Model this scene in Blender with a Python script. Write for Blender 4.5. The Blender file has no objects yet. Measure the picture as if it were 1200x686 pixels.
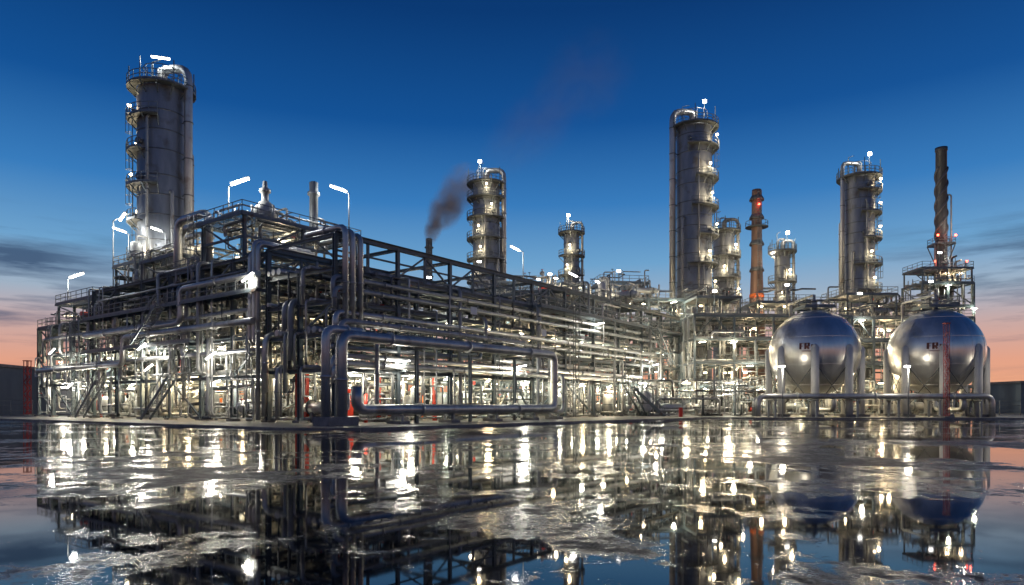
import bpy, math, random, bmesh
from mathutils import Vector, Matrix
R = random.Random(7)
scene = bpy.context.scene

# ------------------------------------------------------------------ materials
def newmat(name):
    m = bpy.data.materials.new(name); m.use_nodes = True
    nt = m.node_tree; b = nt.nodes['Principled BSDF']
    return m, nt, b
def metal(name, c1, c2, metallic, rough, scale=1.5, bump=0.05, rust=None, streak=True):
    m, nt, b = newmat(name); N = nt.nodes; L = nt.links
    tc = N.new('ShaderNodeTexCoord'); mp = N.new('ShaderNodeMapping')
    mp.inputs['Scale'].default_value = (1, 1, 0.25 if streak else 1)
    L.new(tc.outputs['Object'], mp.inputs['Vector'])
    n = N.new('ShaderNodeTexNoise'); n.inputs['Scale'].default_value = scale; n.inputs['Detail'].default_value = 6
    n.inputs['Roughness'].default_value = 0.65
    L.new(mp.outputs[0], n.inputs['Vector'])
    r = N.new('ShaderNodeValToRGB'); r.color_ramp.elements[0].position = .3; r.color_ramp.elements[1].position = .7
    r.color_ramp.elements[0].color = (*c1, 1); r.color_ramp.elements[1].color = (*c2, 1)
    L.new(n.outputs['Fac'], r.inputs[0])
    col = r.outputs[0]
    if rust:
        n2 = N.new('ShaderNodeTexNoise'); n2.inputs['Scale'].default_value = scale*.7; n2.inputs['Detail'].default_value = 8
        L.new(tc.outputs['Object'], n2.inputs['Vector'])
        r2 = N.new('ShaderNodeValToRGB'); r2.color_ramp.elements[0].position = .58; r2.color_ramp.elements[1].position = .72
        L.new(n2.outputs['Fac'], r2.inputs[0])
        mx = N.new('ShaderNodeMixRGB'); mx.inputs[2].default_value = (*rust, 1)
        L.new(r2.outputs[0], mx.inputs[0]); L.new(col, mx.inputs[1]); col = mx.outputs[0]
    L.new(col, b.inputs['Base Color'])
    b.inputs['Metallic'].default_value = metallic
    mr = N.new('ShaderNodeMapRange'); mr.inputs['To Min'].default_value = rough-.1; mr.inputs['To Max'].default_value = rough+.15
    L.new(n.outputs['Fac'], mr.inputs['Value']); L.new(mr.outputs[0], b.inputs['Roughness'])
    if bump:
        bp = N.new('ShaderNodeBump'); bp.inputs['Strength'].default_value = bump; bp.inputs['Distance'].default_value = .05
        L.new(n.outputs['Fac'], bp.inputs['Height']); L.new(bp.outputs[0], b.inputs['Normal'])
    return m
def emis(name, c, s):
    m, nt, b = newmat(name)
    b.inputs['Base Color'].default_value = (*c, 1)
    b.inputs['Emission Color'].default_value = (*c, 1); b.inputs['Emission Strength'].default_value = s
    return m
MAT = {
 'pipes': metal('galvanised_pipe', (.19,.20,.20), (.40,.405,.39), .45, .44, 1.2, rust=(.17,.13,.09)),
 'big_pipes': metal('clad_pipe', (.28,.295,.30), (.48,.49,.48), .65, .38, .9, rust=(.25,.23,.20)),
 'dark_pipes': metal('painted_pipe', (.04,.05,.055), (.11,.12,.125), .3, .45, 1.5, rust=(.12,.06,.03)),
 'steelwork': metal('steel_paint', (.065,.09,.105), (.14,.17,.18), .2, .5, 1.3, rust=(.10,.065,.04)),
 'light_steel': metal('galv_steel', (.17,.19,.20), (.32,.34,.34), .4, .48, 1.3),
 'grating': metal('deck_grating', (.07,.08,.09), (.14,.15,.15), .5, .5, 4),
 'railings': metal('handrail', (.10,.12,.13), (.22,.24,.24), .4, .45, 2),
 'shell': metal('column_cladding', (.16,.175,.19), (.31,.325,.34), .5, .44, .6, .04, rust=(.15,.125,.10)),
 'seams': metal('column_seams', (.08,.09,.10), (.17,.18,.19), .5, .45, 1),
 'sphere_shell': metal('sphere_plate', (.42,.425,.42), (.64,.64,.62), .82, .31, .5, .03, rust=(.34,.32,.28)),
 'legs': metal('leg_fireproofing', (.34,.35,.35), (.52,.52,.50), 0.0, .7, 1.4, .2),
 'vessels': metal('vessel_paint', (.26,.27,.265), (.48,.48,.45), .3, .45, .8),
 'tank_paint': metal('tank_paint', (.33,.34,.36), (.48,.49,.50), .1, .5, .5),
 'blue_wall': metal('blue_cladding', (.05,.075,.11), (.09,.12,.16), .1, .6, .5),
 'concrete': metal('concrete', (.12,.12,.115), (.24,.235,.22), 0, .85, 1.2, .3, streak=False),
 'red_parts': metal('red_paint', (.40,.025,.015), (.58,.05,.025), .1, .4, 2),
 'mast_red': metal('mast_red_paint', (.20,.018,.015), (.30,.03,.02), .1, .5, 2),
 'orange_parts': metal('orange_paint', (.62,.14,.03), (.75,.2,.05), .1, .45, 2),
 'stencil': metal('stencil_paint', (.07,.02,.016), (.12,.04,.03), .1, .5, 2),
 'stack_shell': metal('stack_brown', (.15,.085,.065), (.26,.17,.13), .2, .55, .8),
 'stack_dark': metal('stack_dark', (.045,.05,.055), (.10,.105,.11), .3, .5, .8),
 'strake': metal('strake_paint', (.07,.072,.076), (.15,.15,.155), .3, .5, .8),
 'white_parts': metal('white_paint', (.6,.6,.58), (.8,.8,.78), 0, .5, 2),
 'lamp_tube': emis('lamp_tube', (1, .88, .64), 18),
 'lamp_small': emis('lamp_small', (1, .80, .50), 20),
 'flood_face': emis('flood_face', (1.0, .97, .90), 16),
 'red_lamp': emis('red_lamp', (1, .06, .03), 20),
}
POWER = 1.4

# ------------------------------------------------------------------ mesh builder
class MB:
    def __init__(s): s.p = {}; s.lights = []
    def add(s, part, vs, fs, sm=False):
        d = s.p.setdefault(part, ([], [], []))
        o = len(d[0]); d[0].extend(vs)
        d[1].extend([tuple(i+o for i in f) for f in fs]); 
        if isinstance(sm, bool): d[2].extend([sm]*len(fs))
        else: d[2].extend(sm)
    def box(s, part, x0, x1, y0, y1, z0, z1):
        vs = [(x0,y0,z0),(x1,y0,z0),(x1,y1,z0),(x0,y1,z0),(x0,y0,z1),(x1,y0,z1),(x1,y1,z1),(x0,y1,z1)]
        s.add(part, vs, [(0,3,2,1),(4,5,6,7),(0,1,5,4),(1,2,6,5),(2,3,7,6),(3,0,4,7)])
    def beam(s, part, p0, p1, w=.2, h=None):
        h = h or w
        p0 = Vector(p0); p1 = Vector(p1); t = p1-p0
        if t.length < 1e-5: return
        t.normalize(); up = Vector((0,0,1)) if abs(t.z) < .95 else Vector((0,1,0))
        sd = t.cross(up).normalized(); up = sd.cross(t)
        vs = []
        for p in (p0, p1):
            for i, j in ((-1,-1),(1,-1),(1,1),(-1,1)):
                vs.append(tuple(p + sd*(i*w/2) + up*(j*h/2)))
        s.add(part, vs, [(0,3,2,1),(4,5,6,7),(0,1,5,4),(1,2,6,5),(2,3,7,6),(3,0,4,7)])
    def ibeam(s, part, p0, p1, w=.3):
        p0 = Vector(p0); p1 = Vector(p1); t = (p1-p0).normalized()
        up = Vector((0,0,1)) if abs(t.z) < .95 else Vector((0,1,0))
        sd = t.cross(up).normalized(); up = sd.cross(t)
        o = up*(w/2-.025)
        s.beam(part, p0+o, p1+o, w, .05); s.beam(part, p0-o, p1-o, w, .05)
        s.beam(part, p0, p1, .05, w-.1)
    def cyl(s, part, p0, p1, r, n=10, r1=None, caps=True):
        r1 = r if r1 is None else r1
        p0 = Vector(p0); p1 = Vector(p1); t = p1-p0
        if t.length < 1e-5: return
        t.normalize(); up = Vector((0,0,1)) if abs(t.z) < .9 else Vector((1,0,0))
        a = t.cross(up).normalized(); b = a.cross(t)
        vs = []
        for p, rr in ((p0, r), (p1, r1)):
            for i in range(n):
                an = 2*math.pi*i/n
                vs.append(tuple(p + a*(rr*math.cos(an)) + b*(rr*math.sin(an))))
        fs = [(i, i+n, (i+1) % n + n, (i+1) % n) for i in range(n)]; sm = [True]*n
        if caps:
            fs += [tuple(range(n)), tuple(reversed(range(n, 2*n)))]; sm += [False, False]
        s.add(part, vs, fs, sm)
    def pipe(s, part, pts, r, n=10, bend=None, flg=False):
        pts = [Vector(p) for p in pts]
        bend = bend or 3*r
        q = [pts[0]]
        for i in range(1, len(pts)-1):
            a, p, c = pts[i-1], pts[i], pts[i+1]
            la, lc = (a-p).length, (c-p).length
            if la < 1e-4 or lc < 1e-4: continue
            d = min(bend, la*.48, lc*.48)
            s0 = p+(a-p).normalized()*d; s1 = p+(c-p).normalized()*d
            for k in range(5):
                t = k/4; q.append(s0*(1-t)**2 + p*2*t*(1-t) + s1*t*t)
        q.append(pts[-1])
        t = (q[1]-q[0]).normalized()
        up = Vector((0,0,1)) if abs(t.z) < .9 else Vector((1,0,0))
        a = t.cross(up).normalized()
        vs = []
        for i, p in enumerate(q):
            if i == 0: t = (q[1]-q[0])
            elif i == len(q)-1: t = q[-1]-q[-2]
            else: t = (q[i+1]-q[i]).normalized()+(q[i]-q[i-1]).normalized()
            if t.length < 1e-6: t = Vector((0,0,1))
            t.normalize()
            a = (a - t*a.dot(t))
            if a.length < 1e-5: a = t.orthogonal()
            a.normalize(); b = t.cross(a)
            for k in range(n):
                an = 2*math.pi*k/n
                vs.append(tuple(p + a*(r*math.cos(an)) + b*(r*math.sin(an))))
        m = len(q); fs = []
        for i in range(m-1):
            for k in range(n):
                fs.append((i*n+k, i*n+(k+1) % n, (i+1)*n+(k+1) % n, (i+1)*n+k))
        sm = [True]*len(fs)
        fs += [tuple(reversed(range(n))), tuple(range((m-1)*n, m*n))]; sm += [False, False]
        s.add(part, vs, fs, sm)
        if flg:
            for i in range(len(pts)-1):
                d = pts[i+1]-pts[i]; l = d.length
                if l > 8*r:
                    k = max(1, int(l/9)); u = d.normalized()
                    for j in range(k):
                        c = pts[i]+d*((j+.5)/k)
                        s.cyl(part, c-u*.07, c+u*.07, r*1.35, n)
    def lathe(s, part, prof, n=32, c=(0,0)):
        vs = []; fs = []
        for (r, z) in prof:
            for k in range(n):
                an = 2*math.pi*k/n; vs.append((c[0]+r*math.cos(an), c[1]+r*math.sin(an), z))
        for i in range(len(prof)-1):
            for k in range(n):
                fs.append((i*n+k, i*n+(k+1) % n, (i+1)*n+(k+1) % n, (i+1)*n+k))
        s.add(part, vs, fs, True)
    def rail(s, pts, h=1.1, w=.06, part='railings'):
        for p, q in zip(pts[:-1], pts[1:]):
            p = Vector(p); q = Vector(q); l = (q-p).length
            for hh in (h, h*.55): s.beam(part, p+Vector((0,0,hh)), q+Vector((0,0,hh)), w)
            s.beam(part, p+Vector((0,0,.1)), q+Vector((0,0,.1)), .03, .16)
            k = max(1, round(l/1.6))
            for i in range(k+1):
                c = p+(q-p)*(i/k); s.beam(part, c, c+Vector((0,0,h)), w)
    def deck(s, x0, x1, y0, y1, z, sides='NSEW', h=1.1):
        if x1-x0 < y1-y0:
            k = int((y1-y0)/.22)
            for i in range(k+1): s.beam('grating',(x0,y0+i*.22,z+.03),(x1,y0+i*.22,z+.03),.07,.05)
        else:
            k = int((x1-x0)/.22)
            for i in range(k+1): s.beam('grating',(x0+i*.22,y0,z+.03),(x0+i*.22,y1,z+.03),.07,.05)
        for a, b in (((x0,y0),(x1,y0)), ((x1,y0),(x1,y1)), ((x1,y1),(x0,y1)), ((x0,y1),(x0,y0))):
            s.beam('steelwork', (*a, z-.12), (*b, z-.12), .14, .23)
        e = .03
        if 'S' in sides: s.rail([(x0+e,y0+e,z),(x1-e,y0+e,z)], h)
        if 'E' in sides: s.rail([(x1-e,y0+e,z),(x1-e,y1-e,z)], h)
        if 'N' in sides: s.rail([(x1-e,y1-e,z),(x0+e,y1-e,z)], h)
        if 'W' in sides: s.rail([(x0+e,y1-e,z),(x0+e,y0+e,z)], h)
    def ladder(s, x, y, z0, z1, dx, dy, cage=True):
        tx, ty = -dy, dx
        for k in (-.25, .25): s.beam('railings', (x+tx*k, y+ty*k, z0), (x+tx*k, y+ty*k, z1+1), .06)
        z = z0+.3
        while z < z1: s.beam('railings', (x-tx*.25, y-ty*.25, z), (x+tx*.25, y+ty*.25, z), .035); z += .4
        if cage and z1-z0 > 3:
            zz = z0+2.2
            def hp(an, z): 
                c, q = math.cos(an)*.4, math.sin(an)*.75
                return (x+tx*c+dx*q, y+ty*c+dy*q, z)
            A = [math.pi*k/6 for k in range(7)]
            while zz < z1+1:
                for i in range(6): s.beam('railings', hp(A[i], zz), hp(A[i+1], zz), .05)
                zz += 1.1
            for a in A[1:-1:2]: s.beam('railings', hp(a, z0+2.2), hp(a, z1+1), .04)
    def stair(s, p0, p1, w=.9):
        p0 = Vector(p0); p1 = Vector(p1); d = p1-p0; hd = Vector((d.x, d.y, 0)).normalized(); sd = Vector((-hd.y, hd.x, 0))*w/2
        for q in (sd, -sd):
            s.beam('steelwork', p0+q, p1+q, .08, .28)
            s.beam('railings', p0+q+Vector((0,0,1)), p1+q+Vector((0,0,1)), .06)
            for k in range(5):
                c = p0+d*(k/4)+q; s.beam('railings', c, c+Vector((0,0,1)), .06)
        n = max(3, int(abs(d.z)/.22))
        for i in range(1, n):
            c = p0+d*(i/n); s.beam('grating', c-sd, c+sd, .26, .05)
    def tube(s, p, d, L=1.3, power=0, col=(1,.86,.62), part='lamp_tube', th=.13):
        p = Vector(p); d = Vector(d).normalized()*L/2
        s.beam(part, p-d, p+d, th, th*.7)
        s.beam('steelwork', p-d+Vector((0,0,.1)), p+d+Vector((0,0,.1)), th*1.5, .07)
        if power: s.lights.append((tuple(p-Vector((0,0,.35))), power, col, .22))
    def build(s, name, loc=(0,0,0), rz=0, parent=None):
        e = bpy.data.objects.new(name, None); e.location = loc; e.rotation_euler = (0,0,rz)
        scene.collection.objects.link(e)
        if parent: e.parent = parent
        for part, (v, f, sm) in s.p.items():
            me = bpy.data.meshes.new(part); me.from_pydata(v, [], f); me.update()
            me.polygons.foreach_set('use_smooth', sm)
            me.materials.append(MAT[part])
            o = bpy.data.objects.new(part, me); scene.collection.objects.link(o); o.parent = e
        for (p, w, c, r) in s.lights:
            l = bpy.data.lights.new('lamp_light', 'POINT'); l.energy = w*POWER; l.color = c; l.shadow_soft_size = r
            o = bpy.data.objects.new('lamp_light', l); o.location = p; scene.collection.objects.link(o); o.parent = e
        return e

# ------------------------------------------------------------------ reusable plant pieces
def frame(m, xs, ys, lv, w=.32, brace=.35, I=True, part='steelwork', top=None):
    bm = m.ibeam if I else m.beam
    for x in xs:
        for y in ys:
            bm(part, (x,y,0.25), (x,y,lv[-1]), w)
            m.box('concrete', x-.45, x+.45, y-.45, y+.45, 0, .3)
    for z in lv:
        for y in ys:
            bm(part, (xs[0],y,z-.17), (xs[-1],y,z-.17), w*.9)
        for x in xs:
            bm(part, (x,ys[0],z-.18), (x,ys[-1],z-.18), w*.85)
    zz = [0.3]+list(lv)
    for y in (ys[0], ys[-1]):
        for i in range(len(xs)-1):
            for k in range(len(lv)):
                if R.random() < brace:
                    a, b = (xs[i], xs[i+1]) if R.random() < .5 else (xs[i+1], xs[i])
                    if R.random() < .4:
                        mid = (a+b)/2
                        m.beam(part, (a,y,zz[k]), (mid,y,zz[k+1]-.2), .16); m.beam(part, (b,y,zz[k]), (mid,y,zz[k+1]-.2), .16)
                    else: m.beam(part, (a,y,zz[k]), (b,y,zz[k+1]-.2), .17)
    for x in (xs[0], xs[-1]):
        for i in range(len(ys)-1):
            for k in range(len(lv)):
                if R.random() < brace:
                    a, b = (ys[i], ys[i+1]) if R.random() < .5 else (ys[i+1], ys[i])
                    m.beam(part, (x,a,zz[k]), (x,b,zz[k+1]-.2), .17)
def run_pipes(m, ax, a0, a1, b0, b1, z, dens=1.0, drop=.25, rmax=.3, zlow=.6):
    b = b0+.25
    while b < b1-.2:
        r = R.choice([.06,.09,.11,.14,.18,.22,rmax])
        b += r
        part = R.choice(['pipes','pipes','pipes','big_pipes','dark_pipes','light_steel'])
        s0 = a0 + (R.random()*(a1-a0)*.3 if R.random() < .35 else 0)
        s1 = a1 - (R.random()*(a1-a0)*.3 if R.random() < .35 else 0)
        zz = z + r + .02
        pts = [(s0,b,zz),(s1,b,zz)]
        if R.random() < drop: pts.insert(0, (s0,b,max(zlow, zz-R.choice([2.5,3,5,8]))))
        if R.random() < drop: pts.append((s1,b,max(zlow, zz-R.choice([2.5,3,5,8]))))
        if R.random() < .25:
            c = s0+(s1-s0)*R.uniform(.3,.7); h = R.uniform(.7,1.3)
            i = [k for k in range(len(pts)) if pts[k][0] == s0][-1]+1
            pts[i:i] = [(c-1,b,zz),(c-1,b,zz+h),(c+1,b,zz+h),(c+1,b,zz)]
        if ax == 'y': pts = [(q[1], q[0], q[2]) for q in pts]
        m.pipe(part, pts, r, 8 if r < .15 else 12, flg=R.random() < .5)
        b += r + R.uniform(.08,.5)/dens
def walk_pipes(m, x0, x1, y0, y1, z0, z1, n, rs=(.05,.06,.08,.1,.13,.17)):
    for _ in range(n):
        r = R.choice(rs); p = [R.uniform(x0,x1), R.uniform(y0,y1), R.uniform(z0,z1)]
        pts = [tuple(p)]; last = -1
        for k in range(R.randint(2,6)):
            ax = R.choice([a for a in (0,1,2,2) if a != last]); last = ax
            lo, hi = ((x0,x1),(y0,y1),(z0,z1))[ax]
            v = p[ax]+R.choice([-1,1])*R.uniform(1, 5)
            p[ax] = min(hi, max(lo, v)); pts.append(tuple(p))
        pts = [q for i, q in enumerate(pts) if i == 0 or (Vector(q)-Vector(pts[i-1])).length > .3]
        if len(pts) < 2: continue
        m.pipe(R.choice(['pipes','pipes','big_pipes','dark_pipes','light_steel']), pts, r, 8)
        if R.random() < .35:
            a, b = Vector(pts[0]), Vector(pts[1]); c = (a+b)/2; u = (b-a).normalized()
            m.cyl('vessels', c-u*r*2, c-u*.02, r*2, 8, r*.7); m.cyl('vessels', c+u*.02, c+u*r*2, r*.7, 8, r*2)
            m.cyl('railings', c, c+Vector((0,0,.5)) if abs(u.z) < .5 else c+Vector((.5,0,0)), .04, 6)
            e = c+(Vector((0,0,.5)) if abs(u.z) < .5 else Vector((.5,0,0)))
            ex = Vector((0,0,.05)) if abs(u.z) < .5 else Vector((.05,0,0))
            m.cyl(R.choice(['red_parts','dark_pipes','dark_pipes']), e, e+ex, .2, 10)
def vert_vessel(m, x, y, z0, r, h, part='vessels'):
    m.lathe(part, [(0,z0+.5),(r*.6,z0+.55),(r*.9,z0+.75),(r,z0+1),(r,z0+h-.6*r),(r*.9,z0+h-.3*r),(r*.6,z0+h-.08*r),(0,z0+h)], 20, (x,y))
    for k in range(4):
        a = k*math.pi/2+.4; m.beam('steelwork', (x+r*.8*math.cos(a), y+r*.8*math.sin(a), z0), (x+r*.8*math.cos(a), y+r*.8*math.sin(a), z0+1.1), .14)
    m.pipe('pipes', [(x,y,z0+h-.1),(x,y,z0+h+.7),(x+1.4,y,z0+h+.7),(x+1.4,y,z0+.4)], .1, 8)
    m.lathe('seams', [(r,z0+h*.5),(r+.05,z0+h*.5),(r+.05,z0+h*.5+.12),(r,z0+h*.5+.12)], 20, (x,y))
def exchanger(m, x, y, z, L, r, ax='x', part='vessels'):
    d = Vector((1,0,0)) if ax == 'x' else Vector((0,1,0)); c = Vector((x,y,z+r+.7))
    m.cyl(part, c-d*L/2, c+d*L/2, r, 18)
    m.cyl(part, c-d*(L/2+.5), c-d*L/2, r*.5, 18, r); m.cyl(part, c+d*L/2, c+d*(L/2+.5), r, 18, r*.5)
    for k in (-.42, .38): 
        q = c+d*L*k; m.cyl('seams', q-d*.06, q+d*.06, r*1.18, 18); 
    for k in (-.25,.25):
        q = c+d*L*k; sx, sy = (.15, r*.8) if ax == 'x' else (r*.8,.15)
        m.box('concrete', q.x-sx, q.x+sx, q.y-sy, q.y+sy, z, z+.75+r*.25)
        m.pipe('pipes', [(q.x,q.y,c.z+r*.9),(q.x,q.y,c.z+r+1.2),(q.x+(0 if ax=='x' else 2),q.y+(2 if ax=='x' else 0),c.z+r+1.2)], .12, 8)
def pump(m, x, y, z=0.12, c='dark_pipes'):
    m.box('concrete', x-1.1, x+1.1, y-.45, y+.45, z, z+.4)
    m.cyl(c, (x-.9,y,z+.85), (x+.1,y,z+.85), .32, 14); m.cyl('vessels', (x+.2,y,z+.85), (x+.3,y,z+.85), .15, 10)
    m.cyl('vessels', (x+.4,y,z+.85), (x+.9,y,z+.85), .4, 14)
    m.pipe('pipes', [(x+.65,y,z+1.1),(x+.65,y,z+2.6),(x+.65,y+2,z+2.6)], .12, 8); m.pipe('pipes', [(x+.85,y,z+.85),(x+2,y,z+.85),(x+2,y,z+3)], .14, 8)
def clutter(m, x0, x1, y0, y1, z0, n):
    for _ in range(n):
        x, y, k = R.uniform(x0,x1), R.uniform(y0,y1), R.random()
        if k < .3: vert_vessel(m, x, y, z0, R.uniform(.5,.9), R.uniform(2.4,3.4), R.choice(['vessels','big_pipes','vessels','tank_paint']))
        elif k < .6: exchanger(m, x, y, z0, R.uniform(2.5,4.5), R.uniform(.4,.7), R.choice('xy'), R.choice(['vessels','big_pipes','tank_paint']))
        elif k < .8: pump(m, x, y, z0, R.choice(['dark_pipes','red_parts','vessels']))
        elif k < .9: m.box('tank_paint', x-.5, x+.5, y-.3, y+.3, z0, z0+2)
        else:
            m.cyl(R.choice(['red_parts','orange_parts']), (x,y,z0), (x,y,z0+R.uniform(2,3.6)), .16, 10)
LC = [(1,.76,.43),(1,.84,.57),(1,.92,.74),(.97,1,.80)]

# ------------------------------------------------------------------ LEFT PROCESS BLOCK + PIPE RACK
C = (-14.0, 54.0, 0.0); RZ = math.atan2(.8, .6)

m = MB()
ys = [9, 14.5, 20, 26, 32, 38, 44]
frame(m, [0,7,14], ys, [4.3,7.8,11.6,15.0], .38, .45)
frame(m, [0,7,14], [44,50,56,61], [4.3,8,11.8], .34, .5)
frame(m, [2,8,14], [44.3,50,55], [14.5], .28, .8)
for x in (0.2,6.5,13):
    for y in (13,20): m.ibeam('steelwork', (x,y,15), (x,y,19), .3)
for y in (13,20):
    m.beam('steelwork', (0.2,y,15.2),(6.5,y,18.8),.16); m.beam('steelwork', (13,y,15.2),(6.5,y,18.8),.16); m.beam('steelwork',(0.2,y,17),(13,y,17),.2)
m.beam('steelwork',(0.2,13,15.2),(.2,20,18.8),.16); m.beam('steelwork',(0.2,13,17),(.2,20,17),.2)
m.deck(-.3,13.5,12.6,20.4,19.0)
m.deck(-1.2,0,9,44,11.6,'W'); m.deck(-1.2,0,20,44,7.8,'W')
m.deck(0,14,20.4,26,15.0,'SNW')
for (x0,x1,y0,y1,z) in [(1,9,27,35,17.4),(2,8,38,44,18.2),(0,13,44.5,55.5,14.5),(0,14,55.5,61.5,11.8)]:
    m.deck(x0,x1,y0,y1,z)
    for x in (x0+.3,x1-.3):
        for y in (y0+.3,y1-.3): m.ibeam('steelwork',(x,y,min(z-3.4,15)),(x,y,z-.1),.24)
    m.beam('steelwork',(x0+.3,y0+.3,z-3),(x0+.3,y1-.3,z-.3),.14); m.beam('steelwork',(x0+.3,y0+.3,z-3),(x1-.3,y0+.3,z-.3),.14)
for z, d in ((4.3,1.0),(7.8,1.1),(11.6,1.1),(15.0,.7)):
    run_pipes(m, 'y', 9 if z > 8 else 10, 44 if z > 12 else 60, .2, 13.8, z, d, .4, .3)
for z in (6.2, 9.8, 13.4):
    run_pipes(m, 'y', 9, 58 if z < 12 else 42, -.9, 1.0, z, .9, .4, .24)
    run_pipes(m, 'x', 0, 14, 10, 44, z, .3, .5, .2)
y = 11.5
while y < 60:
    r = R.choice([.07,.08,.1,.14,.2]); z1 = R.choice([7.9,11.7,15.2]) if y < 44 else R.choice([6,8,11.8])
    z0 = R.choice([.3,.3,4.2,7.6]); 
    if z0 > z1-2: z0 = .3
    x = R.uniform(-.7,-.35)
    m.pipe(R.choice(['pipes','pipes','big_pipes','light_steel']), [(x+2.2,y,z0+.4),(x,y,z0+.4),(x,y,z1),(x+3,y,z1)], r, 10, flg=True)
    y += R.choice([.4,.5,1.3,2.4,3.4])
for yy, zt, z0 in ((9.3,15.6,.3),(9.9,15.9,7),(10.5,14.9,7)):
    m.pipe('big_pipes', [(3,yy,z0),(-.8,yy,z0),(-.8,yy,zt),(5,yy,zt)] if z0 > 1 else [(-.8,yy,.3),(-.8,yy,zt),(5,yy,zt)], .2, 14, flg=True)
for k in range(3):
    yy = 26.5+k*1.3
    m.pipe('big_pipes', [(1+k,yy,12),(1+k,yy,20.6-k*.5),(1+k,yy-6+k,20.6-k*.5),(1+k,yy-6+k,13)], .42-.07*k, 14)
m.pipe('big_pipes', [(-1.0,44,9.6),(-1.0,22,9.6),(-1.0,22,12.9),(-1.0,9,12.9)], .3, 14, flg=True)
m.pipe('big_pipes', [(-1.1,58,6.0),(-1.1,34,6.0),(-1.1,34,8.9),(-1.1,9.5,8.9)], .3, 14, flg=True)
walk_pipes(m, 0,14,9.5,60,.4,4.2, 150); walk_pipes(m, 0,14,9.5,60,4.5,8, 120)
walk_pipes(m, 0,14,9.5,59,8,11.6, 110); walk_pipes(m, 0,14,9.5,43,11.6,15.2, 90); walk_pipes(m, 1,12,13.5,20,15.2,18.8, 36)
walk_pipes(m, -.8,1,10,60,.4,11.5,60,(.05,.07,.09))
walk_pipes(m, 1,9,27,44,15,18.5,40)
walk_pipes(m, 0,13,45,60,11.9,13.6,30)
clutter(m, 1,13,11,59,.12,34); clutter(m, 1,13,11,43,4.4,10); clutter(m, 1,13,12,42,7.9,8); clutter(m,1,12,46,54,11.9,5)
m.lathe('vessels', [(0,19.1),(.9,19.1),(.9,19.8),(1.1,20),(1.1,20.7),(.6,21.3),(.35,21.5),(.35,22.3),(.55,22.35),(.55,22.6),(.25,22.8),(.2,23.4),(0,23.5)], 20, (4.0,15.6))
for k in range(4): m.cyl('pipes',(4+1.4*math.cos(k*1.57),15.6+1.4*math.sin(k*1.57),19.1),(4+1.4*math.cos(k*1.57),15.6+1.4*math.sin(k*1.57),20.8),.12,8)
m.lathe('light_steel', [(0,19.1),(.7,19.1),(.7,19.6),(.45,20),(.42,23.2),(.62,23.3),(.62,23.6),(.42,23.7),(.45,24.6),(.3,24.7),(0,24.7)], 18, (9.4,15.2))
m.pipe('pipes',[(9.4,15.2,21),(10.8,15.2,21),(10.8,15.2,19.1)],.16,10)
exchanger(m, 7, 17.5, 19.1, 3.2, .5); m.box('tank_paint', 11.2,12.6,17,18.6,19.1,20.9)
walk_pipes(m, 1,12,13.6,19.6,19.2,20.4,22,(.05,.08,.1))
exchanger(m, 5, 31, 17.5, 4, .6,'y'); vert_vessel(m, 3,40,18.3,.7,2.6)
m.stair((-1.6,28,.15),(-1.6,22.5,4.3)); m.stair((-1.6,44,.15),(-1.6,38.5,4.3)); m.stair((-1.7,30,7.9),(-1.7,24.5,11.6))
m.ladder(-.2,20.8,15,19,-1,0); m.ladder(-1.4,46,.2,11.6,-1,0); m.ladder(-.2,56,.2,11.8,-1,0)
for yv in (12,18.5,25,31,37.5,44,50,57):
    for x, z in ((1.2,3.9),(7.5,3.9),(1.2,7.2),(8,10.9)):
        if z > 10 and yv > 50: continue
        m.tube((x,yv+R.uniform(-1,1),z),(R.choice([0,0,.6]),1,R.uniform(-.25,.25)),1.2,R.uniform(380,800)*(1.0 if z < 4 else .8),R.choice(LC))
for p, w in (((-1.5,9.8,12.6),350),((-1.5,29,7.6),400),((-1.5,15.7,6.1),450),((-1.5,47,3.9),450),((-1.5,27.5,5.4),300),((-1.6,52,8.2),300)):
    m.tube(p,(0,1,-.35),1.7,w,(1,.93,.8),'flood_face')
for q in ((5,22,17),(3,30,19.5),(4,41,20.5),(6,50,16.5),(3,58,13.6),(6,16,18.2)): m.tube(q,(0,1,0),.8,300,(1,.82,.54))
m.build('process_block', C, RZ)

# ---- long pipe rack
m = MB(); xs = [i*6.75 for i in range(11)]
frame(m, xs, [0,4.5,9], [4.6,7.4,10.0,12.6], .36, .22)
for y in (0,9):
    for i in range(len(xs)-1):
        a, b = xs[i], xs[i+1]; mid = (a+b)/2
        m.ibeam('steelwork',(a,y,12.6),(a,y,15.2),.3); m.beam('steelwork',(mid,y,12.6),(mid,y,15.1),.2)
        if R.random() < .55: m.beam('steelwork',(a,y,12.7),(mid,y,15.0),.14); m.beam('steelwork',(mid,y,15.0),(b,y,12.7),.14)
    m.ibeam('steelwork',(xs[0],y,15.2),(xs[-1],y,15.2),.42)
    m.beam('steelwork',(xs[0],y,13.9),(xs[-1],y,13.9),.14)
for x in xs: m.ibeam('steelwork',(x,0,15.1),(x,9,15.1),.28)
for z, d in ((4.6,1.1),(7.4,1.2),(10,1.2),(12.6,1.0)): run_pipes(m,'x',-.5,67.5,.3,8.8,z,d,.35,.28)
for z, yy in ((4.9,-.7),(5.5,-.5),(8.1,-.6),(8.9,-.8),(10.8,-.7),(11.7,-.5)):
    m.pipe('big_pipes' if z < 10 else 'light_steel',[(-.6,yy,z-1.6),(-.6,yy,z),(R.uniform(45,67),yy,z)],R.choice([.16,.2,.24]),12,flg=True)
    for x in xs: m.beam('steelwork',(x,0,z-.35),(x,-1.1,z-.35),.14)
run_pipes(m,'x',-.5,60,-.5,.9,9.0,.8,.4,.16); run_pipes(m,'x',-.5,60,-.4,.9,6.0,.8,.4,.16)
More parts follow.
